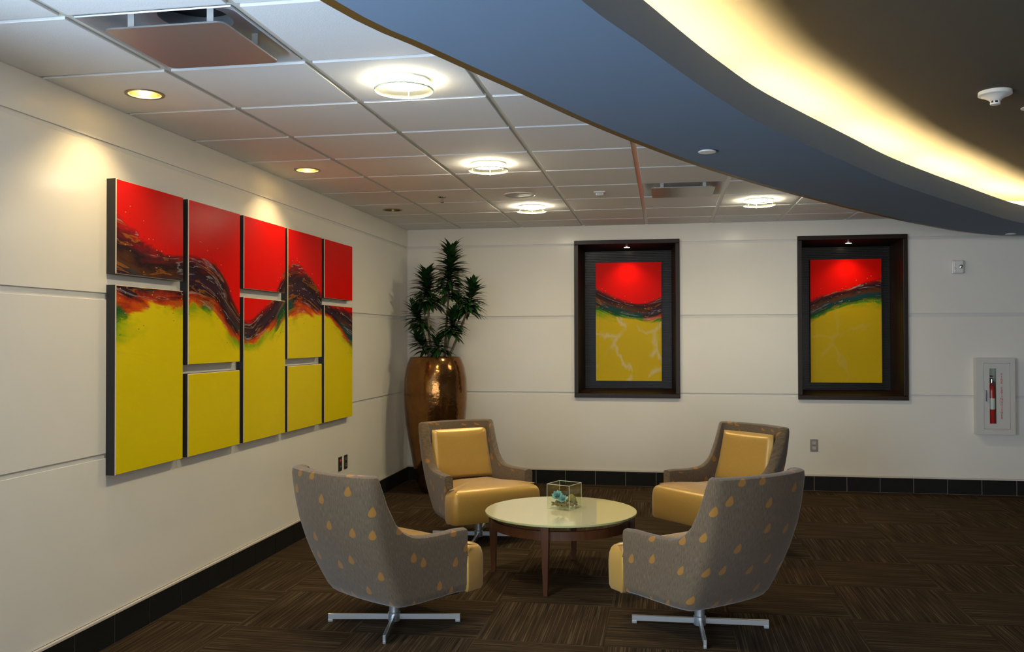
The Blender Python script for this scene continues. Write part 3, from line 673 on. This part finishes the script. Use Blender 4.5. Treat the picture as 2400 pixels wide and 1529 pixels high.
link('lettering', text_mesh('F\nI\nR\nE\n\nE\nX\nT\nI\nN\nG\nU\nI\nS\nH\nE\nR', .031, 'red_print', 'lettering', .79), door, (lx(5.546), -cd+.0032, lz(.899)), (PI/2, 0, 0))
t = thing('fire_extinguisher', 'slim red fire extinguisher behind the window of the white wall cabinet', 'fire extinguisher', (5.4735, -.0325, .62))
MB().lathe([(.024, .0), (.028, .008), (.028, .33), (.022, .365), (.010, .385), (.010, .40)], 24).obj('cylinder', 'red_paint', t, smooth=40)
MB().lathe([(.0284, .16), (.0284, .26)], 24, cap0=False, cap1=False).obj('label_band', 'white_plastic', t, smooth=40)
MB().lathe([(.014, .40), (.014, .43)], 16).obj('valve', 'chrome', t)
MB().box(-.008, .008, -.022, .02, .43, .44).box(-.008, .008, -.022, .02, .455, .463).obj('lever', 'black', t)
MB().tube([(.012, 0, .42), (.024, 0, .40), (.026, 0, .33), (.024, -.004, .25)], .005, 8).obj('hose', 'black', t)
t = thing('fire_strobe', 'small white fire alarm strobe with silver lens on the back wall', 'alarm', (5.203, 0, 2.072))
MB().box(-.052, .052, -.022, 0, -.064, .064).obj('back_box', 'white_plastic', t, bevel=.008)
MB().box(-.046, .046, -.044, -.020, -.058, .058).obj('cover', 'white_plastic', t, bevel=.012)
MB().lathe([(.022, 0), (.022, .006), (.014, .018), (.0, .020)], 24, cap1=False).obj('strobe_lens', 'chrome', t, loc=(.018, -.043, 0), rot=(PI/2, 0, 0), smooth=40)
link('lettering', text_mesh('F\nI\nR\nE', .016, 'red_print', 'lettering', .85), t, (-.031, -.0446, 0), (PI/2, 0, 0))
def outlet(name, label, loc, rotz, plate, face, kind):
    t = thing(name, label, 'outlet', loc, (0, 0, rotz))
    MB().box(-.035, .035, -.006, 0, -.056, .056).obj('cover_plate', plate, t, bevel=.002)
    for s_ in (-1, 1):
        r = MB().box(-.016, .016, -.008, -.004, s_*.024-.014, s_*.024+.014).obj('receptacle', face if not (kind and s_ > 0) else 'red_paint', t, bevel=.002)
        for u_ in (-.006, .006): MB().box(u_-.001, u_+.001, -.0086, -.0078, s_*.024-.002, s_*.024+.008).obj('slot', 'black' if face != 'black' else 'grey_plastic', r)
    MB().lathe([(.003, 0), (.003, .002)], 10).obj('screw', 'chrome', t, loc=(0, -.006, 0), rot=(PI/2, 0, 0))
outlet('wall_outlet', 'steel wall outlet low on the back wall behind the armchairs', (3.940, 0, .422), 0, 'steel_plate', 'grey_plastic', False)
outlet('wall_outlet', 'black wall outlet with a red socket, beside a steel one', (0, -1.889, .429), PI/2, 'black', 'black', True)
outlet('wall_outlet', 'steel wall outlet beside the black one with a red socket', (0, -1.763, .429), PI/2, 'black', 'steel_plate', False)

# ------------------------------------------------------------------ swivel armchairs
def lerp(a, b, t): return a+(b-a)*t
def interp(x, pts):
    if x <= pts[0][0]: return pts[0][1]
    for (a, va), (b, vb) in zip(pts, pts[1:]):
        if x <= b: t = (x-a)/(b-a); return va+(vb-va)*t
    return pts[-1][1]
ZB = .168; YFR = .178
REAR = [(.165, -.205), (.20, -.225), (.27, -.262), (.36, -.304), (.45, -.342), (.55, -.374), (.65, -.396), (.75, -.410), (.82, -.416)]
SIDE_TOP = [(-.46, .806), (-.372, .806), (-.345, .735), (-.312, .658), (-.276, .590), (-.245, .548), (-.20, .513), (-.146, .493), (-.05, .485), (.06, .487), (.12, .490), (.165, .488), (.20, .484)]
def outline(z, inset):
    """plan of the shell at height z as a list of points, left arm front -> round the back -> right arm front"""
    Wf = lerp(.336, .346, (z-.165)/.32) - inset; Wr = interp(z, [(.165, .262), (.35, .287), (.6, .302), (.82, .308)]) - inset; yr = interp(z, REAR) + inset; bow = interp(z, [(.165, .02), (.45, .045), (.82, .055)])
    rc = max(.012, .045 - inset*.4); pts = []
    F = Vector((-Wf, YFR)); R_ = Vector((-Wr, yr)); d = (R_-F); L1 = d.length; d /= L1
    for k in range(15): pts.append(F + d*(L1-rc)*(k/14))
    a = F + d*(L1-rc); bx = -Wr+rc; b = Vector((bx, yr - bow*(1-(bx/Wr)**2)))
    for k in range(1, 6): t = k/6; pts.append(a*(1-t)**2 + R_*2*t*(1-t) + b*t*t)
    for k in range(10):
        x = bx*(1-k/9*1.0); pts.append(Vector((x, yr - bow*(1-(x/Wr)**2))))
    return pts + [Vector((-p.x, p.y)) for p in reversed(pts[:-1])]
def chair_shell():
    ref = outline(.5, 0); n = len(ref)
    top = [interp(p.y, SIDE_TOP) for p in outline(.62, 0)]
    # settle top height with the leaning outline
    for _ in range(4):
        top = [interp(outline(top[i], 0)[i].y, SIDE_TOP) if i < 15 or i >= n-15 else .806 for i in range(n)]
    u = [0]
    for a, b in zip(ref, ref[1:]): u.append(u[-1]+(b-a).length)
    mb = MB(); rows = []; TH = .062; uvs = []
    lv = [0, .02, .1, .2, .3, .4, .5, .6, .7, .8, .9, .97]
    spec = [('b', .055, 0), ('b', .022, .004), ('b', .006, .018)] + [('o', t) for t in lv] + [('t', .004, -.006), ('t', .014, -.0), ('t', TH*.5, .003), ('t', TH-.014, -.0), ('t', TH-.004, -.006)] + [('i', t) for t in (.95, .85, .7, .5, .3, .12)]
    for sp in spec:
        ring = []
        for i in range(n):
            zb = ZB - .016*max(0, min(1, (.10-ref[i].y)/.32))
            if sp[0] == 'b': z, ins = zb+sp[2], sp[1]
            elif sp[0] == 'o': z, ins = lerp(zb+.045, top[i]-.014, sp[1]), 0
            elif sp[0] == 't': z, ins = top[i]+sp[2], sp[1]
            else: z, ins = lerp(ZB+.08, top[i]-.014, sp[1]), TH
            p = outline(z, ins)[i]; ring.append((p.x, p.y, z)); uvs.append((u[i] + (0 if sp[0] in 'bot' else .031), z + (ins if sp[0] == 't' else 0)))
        rows.append(ring)
    mb.loft(rows, closed=False, cap0=False, cap1=False)
    m = len(rows)
    for e in (0, n-1):       # arm front faces
        idx = [r*n+e for r in range(m)]
        b0 = len(mb.v); mb.v.append((sum(mb.v[i][0] for i in idx)/m, YFR+.004, .33)); uvs.append((u[e]+.03, .33))
        for a, b in zip(idx, idx[1:]): mb.f.append((a, b, b0)); mb.m.append(0)
    return mb.mesh('shell', 'spotted_fabric', smooth=38, uvf=lambda i, co: uvs[i])
def ring_offset(poly, d):
    n = len(poly); out = []
    for i in range(n):
        a, b, c = Vector(poly[i-1]), Vector(poly[i]), Vector(poly[(i+1) % n])
        n1 = Vector((-(b-a).y, (b-a).x)).normalized(); n2 = Vector((-(c-b).y, (c-b).x)).normalized(); m_ = (n1+n2)
        m_ = m_/max(.35, m_.length_squared)*2 if m_.length > 1e-6 else n1
        out.append(b+m_*d*.5*1.0 if False else b+m_.normalized()*d)
    return [(p[0], p[1]) for p in out]
def round_poly(poly, rads, n=5):
    out = []
    for i, (p, r) in enumerate(zip(poly, rads)):
        a, b, c = Vector(poly[i-1]), Vector(p), Vector(poly[(i+1) % len(poly)])
        if r <= 0: out.append(tuple(b)); continue
        p0 = b+(a-b).normalized()*r; p1 = b+(c-b).normalized()*r
        for k in range(n+1): t = k/n; out.append(tuple(p0*(1-t)**2+b*2*t*(1-t)+p1*t*t))
    return out
def densify(poly, step=.03):
    out = []
    for i, p in enumerate(poly):
        q_ = poly[(i+1) % len(poly)]; l = math.dist(p, q_); k = max(1, int(l/step))
        for j in range(k): out.append((lerp(p[0], q_[0], j/k), lerp(p[1], q_[1], j/k)))
    return out
def seat_mesh():
    W, I, yf, yi, yb = .346, .279, .318, YFR+.002, -.185
    poly = [(-W, yi), (-I, yi), (-.212, yb), (.212, yb), (I, yi), (W, yi), (W-.004, yf-.004), (0, yf+.008), (-W+.004, yf-.004)]
    poly = densify(round_poly(poly, [.006, .0, .03, .03, .0, .006, .045, .25, .045]))
    rings = []
    prof = [(.035, ZB-.004), (.008, ZB+.002), (.0, ZB+.02), (-.002, .24), (-.003, .31), (.002, .350), (.010, .372), (.026, .388), (.05, .398)]
    for ins, z in prof: rings.append([(x, y, z) for x, y in ring_offset(poly, ins)])
    base = rings[-1]; cx, cy = 0, .03
    for s_, z in ((.8, .409), (.6, .417), (.4, .421), (.2, .423), (.06, .423)): rings.append([(cx+(x-cx)*s_, cy+(y-cy)*s_, z) for x, y, _ in base])
    return MB().loft(rings).mesh('seat', 'gold_satin', smooth=50)
def back_cushion_mesh():
    # pillow lying against the leaning back
    nu, nv = 22, 22; mb = MB(); front = []; rear = []
    def P(a, b, side):
        s_ = lambda t: math.copysign(abs(t)**.92, t)
        w = lerp(.246, .222, (b+1)/2); x = s_(a)*w; z = lerp(.395, .752, (s_(b)+1)/2)
        e = (max(0, 1-abs(a)**7)*max(0, 1-abs(b)**7))**.42
        yb = interp(z, REAR) + .062 - .035*(1-(a*.8)**2)
        y = yb + .034 + side*(.036*e + .020*max(0, 1-a*a)*max(0, 1-b*b) if side > 0 else .034*e)
        return (x, y, z)
    for side in (1, -1):
        g = [[P(-1+2*i/nu, -1+2*j/nv, side) for i in range(nu+1)] for j in range(nv+1)]
        mb.loft(g, closed=False, cap0=False, cap1=False)
    return mb.mesh('back_cushion', 'gold_satin', smooth=60)
def arm_mesh():
    mb = MB(); w = .0075
    mb.box(.018, .335, -w, w, .013, .041).box(.310, .335, -w, w, .0, .014)
    return mb.mesh('base_arm', 'base_metal', bevel=.0015, seg=1)
SHELL, SEAT, CUSH, ARM = chair_shell(), seat_mesh(), back_cushion_mesh(), arm_mesh()
POLE = MB().lathe([(.030, .006), (.031, .012), (.031, .048), (.026, .052), (.026, .165), (.0265, .175)], 28).mesh('pole', 'base_metal', smooth=40)
UNDER = MB().prism([(p.x, p.y) for p in outline(ZB+.01, .05)], ZB-.012, ZB+.006).mesh('underside', 'black')
MECH = MB().box(-.09, .09, -.09, .09, .150, .170).mesh('swivel_plate', 'black', bevel=.004)
def chair(x, y, ang, base_ang, label):
    t = thing('swivel_armchair', label, 'armchair', (x, y, 0), (0, 0, math.radians(ang-90)), group='swivel armchairs round the glass table')
    for nm, me in (('shell', SHELL), ('seat', SEAT), ('back_cushion', CUSH), ('pole', POLE), ('underside', UNDER), ('swivel_plate', MECH)):
        o = link(nm, me, t)
        if nm == 'shell': o['label'] = 'grey woven fabric shell with golden leaf spots'
    for k in range(4): link('base_arm', ARM, t, rot=(0, 0, math.radians(base_ang-(ang-90)+90*k)))
chair(1.211, -4.321, 59.2, 9.3, 'grey spotted swivel armchair with gold seat, under the middle of the wall art')
chair(2.734, -4.136, 132.4, 2.0, 'grey spotted swivel armchair with gold seat, diagonally across the table from the urn')
chair(1.241, -2.395, -51.8, 4.0, 'grey swivel armchair with gold cushions standing in front of the bronze urn')
chair(2.926, -2.322, -134.7, -3.0, 'grey swivel armchair with gold cushions near the back wall outlet, facing the wall art')

# ------------------------------------------------------------------ round table with glass cube
TX, TY = 1.947, -3.345
t = thing('coffee_table', 'round low table with cream glass top on dark wooden legs', 'table', (TX, TY, 0))
MB().lathe([(.452, .388), (.4535, .390), (.4535, .398), (.452, .400)], 96).obj('glass_top', 'table_glass', t, smooth=30)
MB().lathe([(.4525, .3875), (.4545, .3895), (.4545, .3985), (.4525, .4003)], 96, cap0=False, cap1=False).obj('top_edge', 'table_glass_edge', t, smooth=40)
MB().lathe([(.398, .308), (.420, .308), (.420, .358), (.398, .358), (.398, .308)], 96, cap0=False, cap1=False).obj('ring_apron', 'table_wood', t, smooth=30)
for k in range(4):
    a = math.radians(-95+90*k); mb = MB(); rings = []
    for z, w in ((0, .0125), (.12, .0165), (.30, .022), (.388, .0235)):
        r = .423 - (.388-z)*.01
        rings.append([(r+sx_*w, sy_*w, z) for sx_, sy_ in ((-1, -1), (1, -1), (1, 1), (-1, 1))])
    lg = mb.loft(rings).obj('leg', 'table_wood', t, rot=(0, 0, a), bevel=.003)
for a in (-95, -5): MB().box(-.40, .40, -.02, .02, .366, .3875).obj('cross_rail', 'table_wood', t, rot=(0, 0, math.radians(a)))
GX, GY, GS, GH = 1.962, -3.285, .0775, .150
t = thing('glass_cube_vase', 'clear glass cube vase on the round table', 'vase', (GX, GY, .4003), (0, 0, math.radians(-23)))
w = .004
for nm, b in (('glass_wall', (-GS, GS, -GS, -GS+w)), ('glass_wall', (-GS, GS, GS-w, GS)), ('glass_wall', (-GS, -GS+w, -GS+w, GS-w)), ('glass_wall', (GS-w, GS, -GS+w, GS-w))):
    box_obj(nm, 'vase_glass', *b, .010, GH, t)
box_obj('glass_base', 'vase_glass', -GS, GS, -GS, GS, 0, .010, t)
mb = MB()
for a, b in (((-GS, -GS), (GS, -GS)), ((GS, -GS), (GS, GS)), ((GS, GS), (-GS, GS)), ((-GS, GS), (-GS, -GS))):
    mb.tube([(a[0]*.985, a[1]*.985, GH), (b[0]*.985, b[1]*.985, GH)], .0017, 6); mb.tube([(a[0]*.985, a[1]*.985, .004), (a[0]*.985, a[1]*.985, GH)], .0014, 6)
mb.obj('polished_edges', 'glass_edge', t)
rot23 = Matrix.Rotation(math.radians(-23), 4, 'Z')
mb = MB(); rnd = random.Random(3)
def blob(mb, c, r, sq=.7, n=8):
    mb.lathe([(r*math.sin(PI*k/5)+1e-4, -r*sq*math.cos(PI*k/5)) for k in range(6)], n, c)
for k in range(150):
    blob(mb, (rnd.uniform(-.064, .064), rnd.uniform(-.064, .064), rnd.uniform(.018, .040)), rnd.uniform(.006, .010))
pb = mb.obj('pebble_bed', 'pebble', None, loc=(GX, GY, .4003), rot=(0, 0, math.radians(-23)), smooth=60)
tag(pb, 'brown and ochre pebbles filling the bottom of the glass cube', 'pebbles', kind='stuff')
petal = MB().loft([[(0, -.002, 0), (.002, 0, .001), (0, .002, 0)], [(.010, -.007, .004), (.010, 0, .006), (.010, .007, .004)], [(.018, -.006, .009), (.018, 0, .010), (.018, .006, .009)], [(.025, -.0005, .016), (.025, 0, .0162), (.025, .0005, .016)]], closed=False, cap0=False, cap1=False).mesh('petal', 'turquoise_petal', smooth=60, recalc=False)
for (dx_, dy_, dz_), sc, lab in (((-.030, -.028, .070), 1.25, 'turquoise rosette leaning at the glass, larger of two in the cube'), ((.012, -.036, .056), 1.0, 'turquoise rosette lower in the pebbles, smaller of two in the cube')):
    p = rot23 @ Vector((dx_, dy_, dz_)); t = thing('turquoise_rosette', lab, 'flower', (GX+p.x, GY+p.y, .4003+p.z), (math.radians(42), math.radians(-12), 0), group='turquoise rosettes in the cube')
    MB().lathe([(.004, -.022), (.009, -.004), (.006, .010), (.0005, .014)], 10).obj('heart', 'turquoise_petal', t, smooth=60)
    for ring, (n, tilt, s_) in enumerate(((9, 5, 1.0), (8, -22, .85), (6, -48, .62))):
        for k in range(n): link('petal', petal, t, (0, 0, ring*.003), (0, math.radians(tilt), 2*PI*(k+ring*.5)/n), (sc*s_*1.05, sc*s_*2.0, sc*s_*1.15))

p = rot23 @ Vector((.035, .03, .055)); t = thing('moss_ball', 'ochre green moss clump behind the rosettes in the glass cube', 'moss', (GX+p.x, GY+p.y, .4003+p.z))
mb = MB(); rnd = random.Random(5)
for k in range(60):
    d = Vector((rnd.gauss(0, 1), rnd.gauss(0, 1), rnd.gauss(0, 1))).normalized()*.020; blob(mb, tuple(d), rnd.uniform(.006, .010), .9, 6)
tag(mb.obj('moss_tufts', 'moss', t, smooth=60), kind='stuff')

# ------------------------------------------------------------------ urn and plant
VX, VY = .452, -.60
t = thing('bronze_urn', 'tall hammered bronze floor urn in the corner', 'urn', (VX, VY, 0))
MB().lathe([(.130, 0), (.137, .006), (.160, .06), (.181, .11), (.205, .22), (.226, .35), (.255, .50), (.278, .636), (.292, .80), (.296, .95), (.290, 1.06), (.272, 1.16), (.250, 1.225), (.237, 1.252), (.232, 1.258)], 64, cap1=False).obj('body', 'urn_bronze', t, smooth=60)
MB().lathe([(.232, 1.258), (.222, 1.256), (.220, 1.24), (.226, 1.20)], 64, cap0=False, cap1=False).obj('lip', 'urn_bronze', t, smooth=60)
MB().lathe([(.232, 1.205), (.12, 1.212), (.0, 1.215)], 40, cap0=False, cap1=False).obj('soil', 'soil', t, smooth=60)
t = thing('dracaena_plant', 'dark green bushy dracaena with several canes planted in the bronze urn', 'plant', (VX, VY, 1.21))
def rel(x, y, z): return Vector((x-VX, y-VY, z-1.21))
heads = [(rel(.606, -.60, 2.235), rel(.575, -.60, 1.80), 74, .150, (.53, -.58)),
         (rel(.365, -.62, 2.00), rel(.382, -.60, 1.74), 50, .150, (.42, -.58)),
         (rel(.825, -.64, 1.89), rel(.752, -.62, 1.66), 50, .140, (.56, -.62)),
         (rel(.235, -.56, 1.69), rel(.315, -.57, 1.53), 36, .130, (.39, -.58)),
         (rel(.660, -.70, 1.63), rel(.605, -.67, 1.46), 42, .125, (.52, -.65)),
         (rel(.285, -.66, 1.43), rel(.385, -.63, 1.30), 25, .120, (.42, -.62)),
         (rel(.490, -.74, 1.41), rel(.515, -.70, 1.30), 22, .115, (.50, -.66))]
lf = []; NSEG = 6
for k in range(NSEG+1):
    s_ = k/NSEG; wd = .165*math.sin(PI*min(1, .12+s_*.88))**.8*(1-s_*.25); bend = -.42*s_*s_
    if k == NSEG: wd = .004
    lf.append([(s_, -wd, .03*wd*8+bend), (s_, 0, bend), (s_, wd, .03*wd*8+bend)])
LEAF = MB().loft(lf, closed=False, cap0=False, cap1=False).mesh('leaf', 'leaf_green', smooth=70, recalc=False)
rnd = random.Random(11); inner = MB()
for top, bot, n, ll, (bx, by) in heads:
    ax = (top-bot); al = ax.length; axn = ax.normalized()
    base = rel(bx, by, 1.20); mid = base.lerp(bot, .5)+Vector((rnd.uniform(-.015, .015), rnd.uniform(-.02, .02), 0))
    MB().tube([base, base.lerp(mid, .5), mid, mid.lerp(bot, .6), bot, bot.lerp(top, .6), top-axn*.03], [.013, .012, .0115, .011, .010, .008, .005], 8).obj('cane', 'cane_bark', t, smooth=60)
    def leaf_matrix(f, a, k_out):
        s_ = f**.9; p = bot.lerp(top, s_)
        elev = math.radians(lerp(4, 74, s_**1.8)*k_out+rnd.uniform(-10, 10)); L1 = ll*(1.22 - .25*s_)*rnd.uniform(.85, 1.15)
        d = Vector((math.cos(a)*math.cos(elev), math.sin(a)*math.cos(elev), math.sin(elev)))
        side = d.cross(Vector((0, 0, 1))).normalized(); nr = side.cross(d).normalized()
        m_ = Matrix(((d.x, side.x, nr.x), (d.y, side.y, nr.y), (d.z, side.z, nr.z))).to_4x4()
        return Matrix.Translation(p) @ m_ @ Matrix.Diagonal((L1, L1*rnd.uniform(.9, 1.2), L1*rnd.uniform(.8, 1.6), 1))
    for k in range(n):
        o = link('leaf', LEAF, t); o.matrix_local = leaf_matrix((k+.5)/n, k*2.39996+rnd.uniform(-.25, .25), 1.0)
    for k in range(int(n*1.8)):
        mm = leaf_matrix(rnd.random(), rnd.uniform(0, 2*PI), 1.25); b0 = len(inner.v)
        inner.add([tuple(mm @ v.co) for v in LEAF.vertices], [tuple(p_.vertices) for p_ in LEAF.polygons])
tag(inner.obj('foliage', 'leaf_green', t, smooth=70, recalc=False), kind='stuff')
